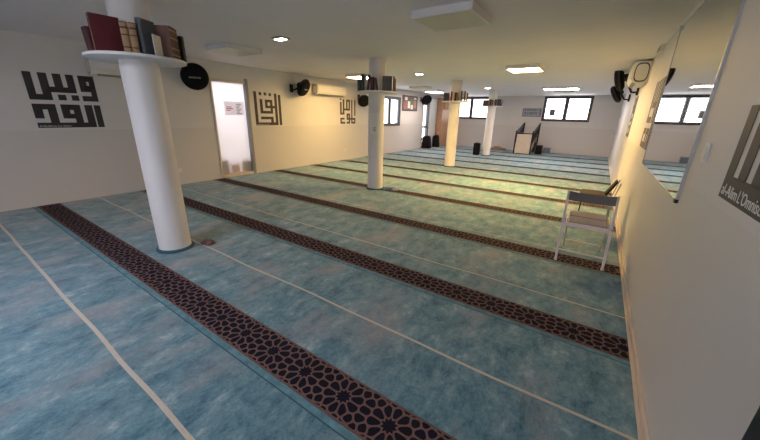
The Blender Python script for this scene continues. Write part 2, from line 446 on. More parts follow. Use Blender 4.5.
book(0, -.058, .25, .052, .235, .16, DMAR, 'left one of two cream and gold spined volumes on the nearest shelf', bands=(GOLD, [(.02, .16), (.2, .56), (.6, .78), (.84, .97)]))
book(0, 0, .25, .052, .235, .16, DMAR, 'right one of two cream and gold spined volumes, touching the slate book', bands=(GOLD, [(.02, .16), (.2, .56), (.6, .78), (.84, .97)]))
book(0, .098, .25, .05, .285, .15, BLU, 'tall slate grey book with its cover half turned on nearest column shelf', yaw=-.75)
book(0, .165, .285, .010, .17, .10, WHT, 'thin white booklet standing beside the slate book on nearest shelf', yaw=-.6, pages=PAPER)
LB = (GOLD, [(.1, .14), (.3, .34), (.62, .66), (.86, .9)])
book(0, .205, .195, .034, .27, .17, LEA, 'first of four matching brown leather volumes, showing its cover on nearest shelf', yaw=1.1, bands=LB)
book(0, .222, .161, .034, .27, .17, LEA, 'second of four matching brown leather volumes on nearest column shelf', yaw=1.1, bands=LB)
book(0, .239, .127, .034, .27, .17, LEA, 'third of four matching brown leather volumes on nearest column shelf', yaw=1.1, bands=LB)
book(0, .256, .093, .034, .265, .17, LEA, 'last of four matching brown leather volumes, beside the black book', yaw=1.1, bands=LB)
book(0, .335, .06, .045, .22, .12, DRK, 'small black book at the right end of the nearest column shelf', yaw=.9, pages=LGR)
s = .9
book(1, -.325, .10, .055, .20, .15, NVY, 'squat dark blue book at left end of second column shelf', yaw=-.2)
book(1, -.262, .14, .045, .275, .19, OLV, 'tall dark olive book near left end of second column shelf', yaw=-.1)
book(1, -.215, .16, .032, .26, .17, LGR, 'pale grey thin volume left of centre on second column shelf', yaw=0)
book(1, -.168, .19, .042, .265, .17, OLV, 'dark book leaning against pale volume on second column shelf', lean=.10)
book(1, -.085, .25, .075, .225, .14, DMAR, 'thick dark maroon book in front of the second column')
book(1, .012, .25, .035, .215, .14, PLUM, 'plum coloured book leaning left in front of second column', lean=-.17)
book(1, .047, .25, .018, .225, .14, WHT, 'thin white book leaning left in front of second column', lean=-.17, pages=PAPER)
book(1, .192, .16, .03, .265, .17, GRY, 'large grey book showing its cover on second column shelf', face='cover', yaw=.1)
book(1, .318, .10, .028, .26, .18, LEA, 'brown leather book right of the grey one on second column shelf')
book(1, .350, .08, .022, .225, .16, TAN, 'tan thin book at right end of second column shelf')
book(2, -.265, .17, .03, .225, .16, NVY, 'dark blue book showing its cover at left of third column shelf', face='cover', yaw=-.1)
book(2, -.12, .23, .045, .25, .16, cl('red', (128, 40, 36)), 'dark red book near left side of third column shelf')
book(2, -.072, .235, .026, .235, .15, WHT, 'white thin book beside the dark red one on third shelf', lean=.06, pages=PAPER)
book(2, -.005, .245, .06, .225, .15, OLV, 'thick dark book standing in front of the third column')
book(2, .072, .245, .028, .215, .15, GRY, 'grey book leaning on the thick dark one, third column shelf', lean=-.12)
book(2, .165, .20, .045, .27, .18, OLV, 'tall dark olive book right of centre on third column shelf')
book(2, .21, .18, .026, .25, .17, LGR, 'pale grey thin book among dark ones on third column shelf')
book(2, .252, .16, .04, .27, .18, LEA, 'tall brown leather book toward right of third column shelf')
book(2, .295, .13, .026, .24, .16, WHT, 'cream thin book right of tall brown one, third column shelf')
book(2, .332, .10, .036, .225, .15, GRY, 'grey book at right end of third column shelf')
book(3, -.255, .16, .05, .215, .19, PLUM, 'plum grey volume showing its cover at left end of farthest column shelf', face='cover', yaw=-.1)
book(3, -.125, .22, .05, .225, .15, TAN, 'brownish book second from left on farthest column shelf')
book(3, -.065, .23, .06, .235, .15, DMAR, 'dark maroon volume in front of the farthest column')
book(3, 0, .24, .05, .215, .15, GRY, 'grey book in front of the farthest column, touching the maroon volume')
book(3, .125, .20, .07, .235, .15, DRK, 'black book right of centre on farthest column shelf')
book(3, .245, .15, .05, .245, .15, NVY, 'dark blue book showing its cover toward right of farthest column shelf', face='cover', yaw=.1)
book(3, .34, .05, .035, .20, .14, NVY, 'dark blue book leaning at right end of farthest column shelf', lean=.15)

# ------------------------------------------------------------------ wall calligraphy
S1 = [(0,.10,0,.48),(.10,.205,.39,.48),(.205,.305,0,.48),(.305,.40,.245,.335),(.40,.50,0,.335),(.50,.585,.245,.335),(.585,.68,0,.335),
      (.765,.86,0,.30),(.86,1,0,.10),(.86,.92,.19,.30),(.92,1,.10,.48),(.765,.92,.39,.48),(.405,.50,.385,.475),(.60,.69,.385,.475),
      (.0,.115,.565,.82),(.115,.31,.565,.655),(.205,.31,.655,.91),(.0,.86,.91,1),(.40,.50,.565,.82),(.50,.67,.565,.655),(.50,.575,.74,.82),(.575,.67,.655,.91),(.755,.86,.565,.91),(.905,1,.565,1)]
S2 = [(0,.1,0,1),(.19,.28,.01,.10),(.37,.46,.01,.10),(.55,.64,.02,.11),(.2,.3,.21,.64),(.3,.67,.56,.64),(.39,.67,.22,.30),(.39,.48,.30,.475),(.48,.75,.40,.475),(.58,.67,.30,.40),(.58,.67,.475,.56),
      (.2,.67,.735,.815),(.57,.67,.815,.91),(.1,.85,.91,1),(.75,.85,.02,.91),(.9,1,.05,1)]
S3 = [(0,.1,0,.06),(.01,.11,.13,.63),(.11,.18,.55,.63),(.18,.28,.02,.63),(.39,.64,.02,.1),(.39,.48,.1,.38),(.55,.64,.1,.38),(.28,.64,.38,.46),(.72,.80,.02,.84),(.92,1,.02,.67),
      (.02,.28,.76,.83),(.02,.11,.83,.92),(.02,.32,.92,1),(.42,.64,.58,.66),(.42,.51,.66,.84),(.55,.64,.66,1),(.42,.55,.92,1),(.51,1,.76,.84),(.72,.80,.84,.92),(.72,1,.92,1),(.92,1,.84,.92)]
S4 = [(0,.10,.55,1),(.17,.27,0,.89),(.34,.44,.30,.89),(.10,1,.885,1),(.44,.62,.30,.40),(.52,.62,.40,.62),(.44,.62,.55,.64),(.70,.78,.20,.89),(.90,1,0,.885),(.36,.44,.05,.14),(.52,.60,.05,.14)]
S5 = [(0,.1,0,.62),(.1,.5,.53,.62),(.2,.3,0,.40),(.3,.62,.31,.40),(.42,.52,.0,.31),(.62,.72,0,.62),(.8,.88,0,1),(.92,1,0,1),(0,.3,.70,.79),(0,.1,.79,1),(.1,.72,.91,1),(.4,.62,.70,.79),(.4,.5,.79,.91),(.62,.72,.70,.91)]
S6 = [(0,.1,0,1),(.2,.3,.2,.62),(.3,.66,.53,.62),(.2,.28,.02,.11),(.40,.66,.02,.11),(.40,.5,.11,.42),(.5,.75,.33,.42),(.58,.66,.11,.33),(.75,.85,0,1),(.1,.75,.91,1),(.2,.6,.70,.79),(.5,.6,.79,.91),(.92,1,0,1)]
INK = mat('black_vinyl_letters', (44, 43, 47), .6, var=.05, scale=30)
CAPT = mat('white_caption', (222, 220, 218), .7)
def sign(rects, side, a_left, z0, z1, width, label, caption=None, capw=.5, caph=.03, ink=INK):
    """side 'L': on left wall, u grows with +y;  side 'R': on right wall, u grows with -y"""
    X = XL if side == 'L' else XR
    sx = 1 if side == 'L' else -1
    def T3(u, v, d): return Vector((sx*d, sx*u*width, (1-v)*(z1-z0)))
    e = thing('wall_calligraphy', label, 'calligraphy', (X, a_left, z0), 'square calligraphy signs on the walls')
    mb = MB()
    for u0, u1, v0, v1 in rects:
        vs = [T3(u, v, d) for d in (.0008, .0028) for u, v in ((u0, v0), (u1, v0), (u1, v1), (u0, v1))]
        mb.add(vs, [(3,2,1,0),(4,5,6,7),(0,1,5,4),(1,2,6,5),(2,3,7,6),(3,0,4,7)])
    obj('lettering', mb, ink, e, smooth=0)
    if caption:
        words = caption.split('  '); off = .02*width
        tot = sum(len(q) for q in words)+.6*(len(words)-1)
        for q in words:
            ww = capw*len(q)/tot
            M = Matrix(((0, 0, sx, sx*.0032), (sx, 0, 0, sx*off), (0, 1, 0, .016), (0, 0, 0, 1)))
            text_mesh('caption', q, caph, CAPT, e, M, width=ww); off += ww+capw*.6/tot
INK2 = mat('brown_vinyl_letters', (96, 78, 66), .6, var=.05, scale=30)
S1 = [(max(0, a-.010), min(1, b+.010), max(0, c-.006), min(1, d+.006)) for a, b, c, d in S1]
sign(S1, 'L', 1.175, 1.188, 1.985, .81, 'big black square calligraphy sign on left wall under the nearest air conditioner', 'al-Quddous  Le Saint', .36, .034)
sign(S2, 'L', 4.985, 1.177, 1.97, .80, 'dark square calligraphy sign on left wall right of the frosted door', 'al-Haqq  Le Vrai', .36, .026, ink=mat('dark_brown_letters', (62, 54, 50), .6))
sign(S3, 'L', 8.13, 1.19, 1.965, .80, 'brown square calligraphy sign on left wall, far left of the second column', ink=mat('mid_brown_letters', (80, 66, 58), .6))
sign(S4, 'R', 1.96, 1.196, 2.03, .84, 'big black sign with white caption on right wall nearest the viewer', "al-Alim  L'Omniscient", .52, .066)
sign(S5, 'R', 5.78, 1.17, 1.99, .80, 'brown square calligraphy sign on right wall just past the mirror', ink=INK2)
sign(S6, 'R', 9.35, 1.17, 1.99, .80, 'small looking brown calligraphy sign on right wall under the farther fans', ink=INK2)

# ------------------------------------------------------------------ air conditioners
def aircon(side, ya, yb, z0, z1, depth, label, lit=None):
    X = XL if side == 'L' else XR; sx = 1 if side == 'L' else -1
    e = thing('air_conditioner', label, 'air conditioner', (X, (ya+yb)/2, z0), 'wall air conditioners')
    hw, h = (yb-ya)/2, z1-z0
    prof = [(-.004, .02), (depth*.55, 0), (depth*.86, .03), (depth, .09), (depth, h-.05), (depth*.93, h-.01), (depth*.86, h), (-.004, h)]
    M = Matrix(((sx, 0, 0, 0), (0, 0, 1, -hw), (0, 1, 0, 0), (0, 0, 0, 1)))
    obj('body', MB().prism(prof, 2*hw, M), PLASTIC, e, bevel=.008)
    fp = MB(); fp.box((depth*1.0-.002, -hw+.035, .1), (depth+.008, hw-.035, h-.03))
    if sx < 0: fp.v = [(-x, y, z) for x, y, z in fp.v]
    obj('front_panel', fp, WHITE, e, bevel=.006)
    vp = MB()
    for k in range(1): vp.prism([(depth*.60, .003+k*.012), (depth*.84, .027+k*.012), (depth*.86, .024+k*.012), (depth*.62, -.001+k*.012)], 2*hw-.16, Matrix(((sx, 0, 0, 0), (0, 0, 1, -hw+.08), (0, 1, 0, 0), (0, 0, 0, 1))))
    obj('louvre', vp, PLASTIC2, e)
    ov = lambda k: [(depth*.46+depth*.40*k*math.cos(a)*(abs(math.cos(a))+.001)**-.35, h*.5+h*.43*k*math.sin(a)*(abs(math.sin(a))+.001)**-.35) for a in [2*PI*t/28 for t in range(28)]]
    for q, q2 in ((-hw-.005, -hw-.009), (hw-.003, hw+.001)):
        rim = obj('side_rim', MB().prism(ov(1.0), .008, Matrix(((sx, 0, 0, 0), (0, 0, 1, q), (0, 1, 0, 0), (0, 0, 0, 1)))), mat('dark_rim', (70, 64, 56), .5) if side == 'R' else PLASTIC2, e)
        obj('side_cover', MB().prism(ov(.86), .008, Matrix(((sx, 0, 0, 0), (0, 0, 1, q2), (0, 1, 0, 0), (0, 0, 0, 1)))), PLASTIC, e)
aircon('L', 1.93, 2.75, 2.0, 2.30, .21, 'white air conditioner on left wall behind the nearest column')
aircon('L', 6.95, 8.2, 2.01, 2.30, .21, 'white air conditioner on left wall lit by yellow lamps, beyond the fan')
aircon('R', 7.40, 8.53, 2.12, 2.475, .25, 'cream air conditioner high on the right wall beside two black fans')

# ------------------------------------------------------------------ wall fans with dark covers
def fan(mount, head, axis, label, rad=.235, text=True, up=(0, 0, 1)):
    mount = Vector(mount); head = Vector(head)-mount; ax = Vector(axis).normalized()
    e = thing('wall_fan', label, 'fan', mount, 'black wall fans')
    sx = 1 if mount.x < -3 else -1
    obj('wall_plate', MB().box((min(0, sx*.04), -.05, -.14), (max(0, sx*.04), .05, .06)), BLACK, e, bevel=.01)
    back = head-ax*.12
    mid = Vector((sx*.12, 0, -.08))
    obj('arm', MB().tube([(sx*.03, 0, -.08), mid, (back+mid)/2+Vector((0, 0, -.02)), back], .022, n=12), BLACK, e)
    obj('motor', MB().lathe([(.02, -.19), (.06, -.185), (.075, -.15), (.075, -.08), (.05, -.03)], head, ax, n=32), BLACK, e, smooth=50)
    hd = MB().lathe([(.06, -.085), (rad*.75, -.075), (rad*.95, -.045), (rad, -.01), (rad*.985, .02), (rad*.88, .055), (rad*.6, .08), (rad*.25, .09), (.02, .091)], head, ax, n=48)
    h = obj('head', hd, BLACKF, e, smooth=60)
    obj('rim', MB().lathe([(rad-.004, -.022), (rad+.006, -.018), (rad+.008, -.005), (rad+.006, .006), (rad-.004, .01)], head, ax, n=48), BLACK, e, smooth=60)
    obj('pull_cord', MB().tube([mid+Vector((0, .02, .05)), mid+Vector((0, .02, .16))], .004, n=6), BLACK, e)
    if text:
        u = Vector(up).cross(ax).normalized(); w = ax.cross(u)
        o = head+ax*.095
        M = Matrix(((u.x, w.x, ax.x, o.x), (u.y, w.y, ax.y, o.y), (u.z, w.z, ax.z, o.z), (0, 0, 0, 1)))
        text_mesh('logo', 'avance', .062, mat('logo_white', (205, 203, 200), .6), e, M @ Matrix.Translation((0, -.015, 0)), 'CENTER', .20)
fan((XL, 3.46, 2.16), (-6.83, 3.50, 2.125), (.85, -.45, -.22), 'black covered wall fan beside the frosted glass door', rad=.24)
fan((XL, 6.16, 2.16), (-6.86, 6.37, 2.14), (.88, .28, -.52), 'black wall fan turned aside on left wall before the air conditioner', rad=.235)
fan((XL, 9.10, 2.08), (-6.85, 9.05, 1.93), (.7, -.55, -.45), 'black wall fan seen just left of the second column', text=False, rad=.2)
fan((XL, 13.72, 2.25), (-6.84, 13.75, 2.18), (.6, -.5, -.5), 'black wall fan above the far glazed door on the left', text=False, rad=.24)
fan((XR, 9.0, 2.16), (.101, 9.0, 2.35), (-.95, .1, -.25), 'larger black wall fan on the right wall beside the air conditioner', text=False, rad=.25)
fan((XR, 11.94, 2.16), (.133, 11.94, 2.22), (-.85, .1, -.5), 'smaller looking black wall fan farther along the right wall', text=False, rad=.25)

# ------------------------------------------------------------------ mirror, switches, small wall pieces on the right
mY0, mY1, mZ0, mZ1 = 2.633, 4.86, 1.02, 2.427
e = thing('wall_mirror', 'large frameless looking wall mirror with aluminium edging on the right wall', 'mirror', (XR, (mY0+mY1)/2, mZ0))
hy, hz = (mY1-mY0)/2, mZ1-mZ0
obj('mirror_glass', MB().box((-.008, -hy+.01, .006), (.002, hy-.004, hz-.006)), MIRROR, e, smooth=0)
obj('frame', MB().box((-.014, -hy, 0), (.002, -hy+.018, hz)).box((-.012, -hy+.018, 0), (.002, hy, .008)).box((-.012, -hy+.018, hz-.008), (.002, hy, hz)).box((-.012, hy-.006, .008), (.002, hy, hz-.008)), mat('mirror_edging', (176, 174, 176), .4, metal=.4), e, bevel=.002)
obj('corner_cap', MB().box((-.018, -hy-.004, -.006), (.001, -hy+.045, .018)), BLACK, e, bevel=.003)
obj('clip', MB().box((-.024, hy-.06, hz-.02), (.001, hy-.015, hz+.02)), ALU, e, bevel=.004)
def switch(loc, sx, label, w=.08, h=.09):
    e = thing('light_switch', label, 'switch', loc)
    a, b = sorted((sx*.0005, sx*.010)); c, d = sorted((sx*.009, sx*.016))
    obj('plate', MB().box((a, -w/2, -h/2), (b, w/2, h/2)), WHITE, e, bevel=.003)
    obj('rocker', MB().box((c, -w*.3, -h*.34), (d, w*.3, h*.34)), PLASTIC, e, bevel=.003)
switch((XR, 2.367, 1.351), -1, 'white light switch on right wall between mirror and black sign', .07, .10)
switch((XL, 3.05, .30), 1, 'small white wall socket low on left wall behind the nearest column')
switch((XL, 8.35, .32), 1, 'small white wall socket low on the yellow lit left wall')
e = thing('junction_box', 'small cream junction box high on right wall near the ceiling', 'electrical box', (XR, 6.18, 2.405))
obj('body', MB().box((-.05, -.12, 0), (.004, .12, .08)), PLASTIC, e, bevel=.006)
obj('lid', MB().box((-.056, -.11, .01), (-.049, .11, .07)), PLASTIC2, e, bevel=.002)
# dark cabinet edge at the lower right corner
e = thing('cabinet', 'shallow black cabinet against right wall at the lower right corner', 'cabinet', (XR, .55, 0))
CY = .26
obj('body', MB().box((-.114, -.42, .07), (-.036, CY, 1.02)), mat('black_laminate', (26, 30, 34), .45), e, bevel=.003)
obj('plinth', MB().box((-.110, -.42, .005), (-.038, CY-.01, .07)), BLACK, e)
for a, b in ((-.415, .015), (.02, CY-.004)):
    dd = obj('door', MB().box((-.126, a, .08), (-.115, b, 1.01)), mat('black_laminate', (26, 30, 34), .45), e, bevel=.002)
    obj('handle', MB().tube([(-.126, b-.04, .7), (-.139, b-.04, .7), (-.139, b-.04, .58), (-.126, b-.04, .58)], .005), ALU, dd)

# ------------------------------------------------------------------ notices, pictures
e = thing('paper_notice', 'white paper notice with red and grey print on frosted glass door', 'notice', (XL-.045, 4.47, 1.56))
obj('sheet', MB().box((.0005, -.235, -.15), (.002, .235, .15)), THINP, e, smooth=0)
RED = mat('red_print', (196, 92, 86), .8); GREYP = mat('grey_print', (128, 124, 138), .8)
pm = MB()
for k, w in enumerate((.13, .16, .10)): pm.box((.0022, -.19, .02-k*.035), (.003, -.19+w, .038-k*.035))
obj('red_lines', pm, RED, e, smooth=0)
gm = MB()
for k in range(7): gm.box((.0022, .06, .10-k*.034-.014), (.003, .19-.03*(k % 3), .10-k*.034))
obj('grey_lines', gm, GREYP, e, smooth=0)

x, y = COLS[1]; ang = math.atan2(-y, -x)-.22
e = thing('paper_notice', 'white paper sheet taped around the second column', 'notice', (x, y, 1.13))
ps = MB(); n = 10; rr = .1605
vs = []
for i in range(n+1):
    a = ang+(i/n-.5)*1.25; vs += [(rr*math.cos(a), rr*math.sin(a), 0), (rr*math.cos(a), rr*math.sin(a), .40)]
for i in range(n+1):
    a = ang+(i/n-.5)*1.25; vs += [((rr+.0015)*math.cos(a), (rr+.0015)*math.sin(a), 0), ((rr+.0015)*math.cos(a), (rr+.0015)*math.sin(a), .40)]
o2 = 2*(n+1)
ps.add(vs, [(2*i, 2*i+2, 2*i+3, 2*i+1) for i in range(n)]+[(o2+2*i, o2+2*i+1, o2+2*i+3, o2+2*i+2) for i in range(n)])
obj('sheet', ps, PAPER, e)
pl = MB(); rr2 = rr+.0022
for k in range(3):
    a0, a1 = ang-.15, ang+.2
    zz = .12-k*.03; vs = []
    for i in range(5):
        a = a0+(a1-a0)*i/4; vs += [(rr2*math.cos(a), rr2*math.sin(a), zz), (rr2*math.cos(a), rr2*math.sin(a), zz+.012)]
    pl.add(vs, [(2*i, 2*i+2, 2*i+3, 2*i+1) for i in range(4)])
obj('print', pl, GREYP, e, smooth=0)

# picture board on left wall far
e = thing('notice_board', 'dark framed board with red and white sheets on far left wall', 'notice board', (XL, 12.72, 1.72))
obj('board', MB().box((.001, -.62, 0), (.02, .62, .56)), mat('board_grey', (108, 100, 98), .8), e)
obj('frame', MB().box((.001, -.65, -.03), (.03, .65, 0)).box((.001, -.65, .56), (.03, .65, .59)).box((.001, -.65, 0), (.03, -.62, .56)).box((.001, .62, 0), (.03, .65, .56)), DFRAME, e, bevel=.003)
pats = [(-.5, .05, .25, .32, (150, 104, 100)), (-.2, .08, .2, .28, (220, 214, 210)), (.06, .26, .22, .22, (86, 120, 96)), (.06, .04, .2, .18, (214, 206, 200)), (.32, .1, .22, .32, (160, 128, 118)), (-.45, .4, .2, .12, (222, 218, 214)), (-.15, .4, .16, .1, (120, 82, 80)), (.34, .45, .2, .08, (222, 218, 214))]
for (a, b, w, h, c) in pats:
    obj('sheet', MB().box((.0205, a, b), (.022, a+w, b+h)), mat('sheet_%d_%d_%d' % c, c, .8), e, smooth=0)
# calligraphy plaque and light panel on the far wall
e = thing('plaque', 'blue grey calligraphy plaque on far wall above the pulpit', 'plaque', (-2.87, YF, 1.58))
obj('panel', MB().box((-.41, -.02, 0), (.41, .004, .37)), mat('plaque_blue', (126, 130, 144), .6), e, bevel=.004)
pm = MB()
random.seed(3)
for r_i in range(2):
    xx = -.36
    while xx < .34:
        w = random.choice((.03, .05, .07)); h = random.choice((.05, .09, .12))
        pm.box((xx, -.023, .05+r_i*.16), (xx+w, -.0205, .07+r_i*.16)); pm.box((xx, -.023, .07+r_i*.16), (xx+.018, -.0205, .07+h+r_i*.16)); xx += w+.018
obj('lettering', pm, mat('plaque_light', (196, 198, 206), .6), e, smooth=0)
tag(obj('paper_sheet', MB().box((-.11, -.0005, -.14), (.11, .0015, .14), M=Matrix.Translation((-2.02, YF+.036, 1.78))), mat('grey_sheet', (112, 108, 112), .8), smooth=0), 'grey paper sheet stuck on left pane of the right far window', 'sheet')

# ------------------------------------------------------------------ ceiling lights
def emis(name, rgb, s):
    m = mat(name, rgb, .5, emit=rgb, estr=s); return m
WARM = emis('panel_warm', (255, 206, 122), 205)
WARM2 = emis('panel_warm_soft', (255, 208, 130), 84)
FARW = emis('panel_neutral', (255, 232, 216), 50)
REAR_FILL = emis('panel_rear_fill', (238, 240, 255), 50)  # glow of the added panel behind the viewer
SPOTE = emis('spot_white', (255, 240, 220), 40)
OFF = mat('panel_off', (212, 206, 186), .5)
def panel(x, y, wx, wy, dif, label, h=.075):
    e = thing('ceiling_panel_light', label, 'ceiling light', (x, y, ZC), 'square ceiling panel lights')
    a, b, t = wx/2, wy/2, .022
    fr = MB().box((-a, -b, -h), (-a+t, b, -.0005)).box((a-t, -b, -h), (a, b, -.0005)).box((-a+t, -b, -h), (a-t, -b+t, -.0005)).box((-a+t, b-t, -h), (a-t, b, -.0005))
    obj('housing', fr, WHITE, e, bevel=.003)
    obj('diffuser', MB().box((-a+t, -b+t, -h+.004), (a-t, b-t, -h+.012)), dif, e, smooth=0)
panel(-1.50, 3.48, .63, .60, OFF, 'unlit white ceiling panel nearest the viewer at top centre')
panel(-5.30, 3.42, .60, .62, OFF, 'unlit white ceiling panel above the frosted door on left side')
panel(-1.53, 7.45, .62, .62, WARM, 'lit warm yellow ceiling panel in the middle right of room')
panel(-5.62, 7.28, .60, .60, WARM2, 'lit warm ceiling panel beside left wall, behind second column shelf')
panel(-5.72, 10.95, .62, .62, OFF, 'unlit ceiling panel over the left side before the third column')
panel(-5.95, 12.6, .62, .62, FARW, 'lit ceiling panel left of the third column books')
panel(-1.36, 12.45, 1.04, .62, FARW, 'wide lit ceiling panel in front of the right far window')
panel(-1.38, 14.1, .66, .62, OFF, 'unlit grey ceiling panel close above the right far window')
panel(-3.4, -1.2, .62, .62, REAR_FILL, 'unseen lit ceiling panel added behind the viewer as fill light')  # added out of view to brighten the near end of the room
def spot(x, y, label):
    e = thing('ceiling_spotlight', label, 'ceiling spotlight', (x, y, ZC), 'small ceiling spotlights')
    obj('trim_ring', MB().box((-.10, -.085, -.022), (.10, .085, -.0005)), PLASTIC2, e, bevel=.005)
    obj('lens', MB().box((-.08, -.045, -.028), (.08, .045, -.021)), SPOTE, e, bevel=.002)
spot(-4.0, 3.33, 'small ceiling spotlight between the nearest column and the frosted door')
spot(-4.02, 7.58, 'small ceiling spotlight between second and third columns')
spot(-3.62, 12.0, 'small ceiling spotlight just before the farthest column')

# ------------------------------------------------------------------ white folding chair by the right wall
e = thing('folding_chair', 'white framed folding chair with grey fabric seat and back by right wall', 'chair', (.08, 3.98, 0))
ex, ey = .08, 3.98
FL = [(-.142, 3.763), (.294, 3.763)]; FT = [(-.164, 4.0, .755), (.284, 4.0, .755)]
xa, xb = -.15-ex, .29-ex
for (fx, fy), (tx, ty, tz) in zip(FL, FT):
    lg = MB().tube([(fx-ex, fy-ey, .012), ((fx+tx)/2-ex, (fy+ty)/2-ey, tz/2), (tx-ex, ty-ey, tz)], .0125, n=12)
    l = obj('front_leg', lg, CHAIRW, e); obj('foot_cap', MB().tube([(fx-ex, fy-ey, .0045), (fx-ex, fy-ey+.006, .03)], .016, n=12), CHAIRW, l)
for s_, fx in ((1, FL[0][0]), (-1, FL[1][0])):
    x0 = fx-ex+s_*.03
    rg = MB().tube([(x0, 4.34-ey, .012), (x0, 4.10-ey, .22), (x0, 3.90-ey, .43), (x0, 3.905-ey, .47)], .011, n=12)
    l = obj('rear_leg', rg, CHAIRW, e); obj('foot_cap', MB().tube([(x0, 4.346-ey, .0045), (x0, 4.335-ey, .03)], .015, n=12), CHAIRW, l)
def yfront(z): return 3.763+(4.0-3.763)*z/.755
z = .125; obj('front_stretcher', MB().tube([(xa+.005, yfront(z)-ey, z), (xb-.003, yfront(z)-ey, z)], .009, n=10), CHAIRW, e)
z = .12; obj('rear_stretcher', MB().tube([(xa+.04, 4.205-ey, z), (xb-.035, 4.205-ey, z)], .008, n=10), CHAIRW, e)
sy0, sz0, sy1, sz1 = 3.875-ey, .405, 4.29-ey, .445
sl = math.atan2(sz1-sz0, sy1-sy0); sd = math.hypot(sz1-sz0, sy1-sy0)
MS = Matrix.Translation((0, sy0, sz0)) @ Matrix.Rotation(sl, 4, 'X')
obj('seat_frame', MB().box((xa+.008, -.015, -.022), (xb-.008, .012, .022), M=MS).box((xa+.016, .012, -.014), (xa+.034, sd, .010), M=MS).box((xb-.034, .012, -.014), (xb-.016, sd, .010), M=MS).box((xa+.034, sd-.02, -.014), (xb-.034, sd, .010), M=MS), CHAIRW, e, bevel=.005)
obj('seat', MB().box((xa+.045, .02, .008), (xb-.045, sd*.50, .03), M=MS).box((xa+.045, sd*.52, .008), (xb-.045, sd-.01, .034), M=MS), CHAIRF, e, bevel=.008)
obj('seat_seam', MB().box((xa+.05, sd*.495, .010), (xb-.05, sd*.525, .022), M=MS), mat('seam_dark', (60, 54, 56), .9), e)
for xq in (xa-.004, xb+.004): obj('pivot', MB().tube([(xq-.016, yfront(.42)-ey, .42), (xq+.016, yfront(.42)-ey, .42)], .016, n=14), mat('pink_plastic', (206, 178, 190), .5), e)
bk = MB(); nx = 14; zt, zb = .752, .655
prev = None
vs = []
for i in range(nx+1):
    u = i/nx; xx = FT[0][0]-ex+.004+(FT[1][0]-FT[0][0]-.008)*u; sag = .030*math.sin(PI*u); z0_, z1_ = zb-sag*.5, zt-sag*.9
    for zz in (z0_, z1_):
        yc = yfront(zz)-ey+.045*math.sin(PI*u)
        vs += [(xx, yc-.008, zz), (xx, yc+.008, zz)]
fs = []
for i in range(nx):
    a = 4*i; b = a+4
    fs += [(a, b, b+2, a+2), (a+1, a+3, b+3, b+1), (a+2, b+2, b+3, a+3), (a, a+1, b+1, b)]
fs += [(0, 2, 3, 1), (4*nx, 4*nx+1, 4*nx+3, 4*nx+2)]
bk.add(vs, fs); obj('backrest', bk, CHAIRD, e, bevel=.003)

# black chair turned sideways just behind it
e = thing('chair', 'black chair with slanted backrest standing sideways behind the white folding chair', 'chair', (.12, 5.3, 0))
obj('seat', MB().box((-.20, -.19, .485), (.13, .19, .53)), mat('dark_brown_seat', (66, 54, 46), .8, var=.1, scale=40), e, bevel=.018, seg=3)
bp = []
for i in range(9):
    u = i/8; bp.append((.105+.115*u+.012*math.sin(PI*u), .50+.225*u))
poly = [(x-.011-.010*math.sin(PI*i/8), z) for i, (x, z) in enumerate(bp)]+[(x+.008, z) for x, z in bp[::-1]]
obj('backrest', MB().prism(poly, .22, Matrix(((1, 0, 0, -.022), (0, 0, 1, -.11), (0, 1, 0, 0), (0, 0, 0, 1)))), BLACKF, e, bevel=.012, seg=3)
for sy in (-.17, .17):
    obj('leg', MB().tube([(-.17, sy, .0045), (-.16, sy, .49)], .007), BLACK, e)
    obj('leg', MB().tube([(.20, sy, .0045), (.175, sy, .42), (.232, sy, .715)], .008), ALU, e)

# ------------------------------------------------------------------ things on the floor
def lump(name, c, size, m, label, cat, seed, rz=0, fold=.35):
    bm = bmesh.new(); bmesh.ops.create_icosphere(bm, subdivisions=4, radius=1)
    for v in bm.verts:
        p = v.co.copy(); n = noise.noise(p*1.7+Vector((seed, 0, 0)))*fold+noise.noise(p*4+Vector((0, seed, 0)))*fold*.4
        p *= 1+n; p.z = max(p.z, -.25)+.25
        v.co = Vector((p.x*size[0], p.y*size[1], p.z*size[2]))
    me = bpy.data.meshes.new(name); bm.to_mesh(me); bm.free(); me.materials.append(m)
    me.polygons.foreach_set('use_smooth', [True]*len(me.polygons))
    zmin = min(v.co.z for v in me.vertices)
    o = link(name, me, None, (c[0], c[1], .004-zmin)); o.rotation_euler = (0, 0, rz); return tag(o, label, cat)
lump('folded_garment', (-3.42, 5.46), (.14, .07, .06), mat('grey_cloth', (136, 142, 160), .9, var=.25, scale=14, bump=.3), 'crumpled grey blue cloth on carpet at foot of second column', 'garment', 2.2, .5)
lump('pouch', (-3.585, 1.70), (.07, .045, .045), mat('brown_leather', (104, 72, 66), .7, var=.3, scale=30), 'small reddish brown pouch on carpet beside nearest column', 'pouch', 5.1, .6)
lump('cloth', (-4.03, 1.40), (.05, .045, .05), mat('blue_cloth', (62, 98, 186), .8, var=.2, scale=20), 'small blue cloth on carpet left of nearest column foot', 'cloth', 8.3, .2)
# beige blanket and slippers at far wall
lump('blanket', (-4.05, 16.1), (.36, .22, .12), mat('brown_blanket', (140, 112, 98), .9, var=.2, scale=8, bump=.2), 'brown blanket heaped on floor by far wall right of farthest column', 'blanket', 3.7, .3)

# black case by the far column
e = thing('case', 'tall black rounded case standing left of farthest column foot', 'case', (-4.13, 13.22, 0))
obj('body', MB().box((-.13, -.10, .02), (.13, .10, .50)), BLACKF, e, bevel=.05, seg=4)
obj('handle', MB().tube([(-.05, 0, .49), (-.05, 0, .53), (.05, 0, .53), (.05, 0, .49)], .008), BLACK, e)
obj('foot', MB().box((-.10, -.08, .0045), (.10, .08, .03)), BLACK, e)

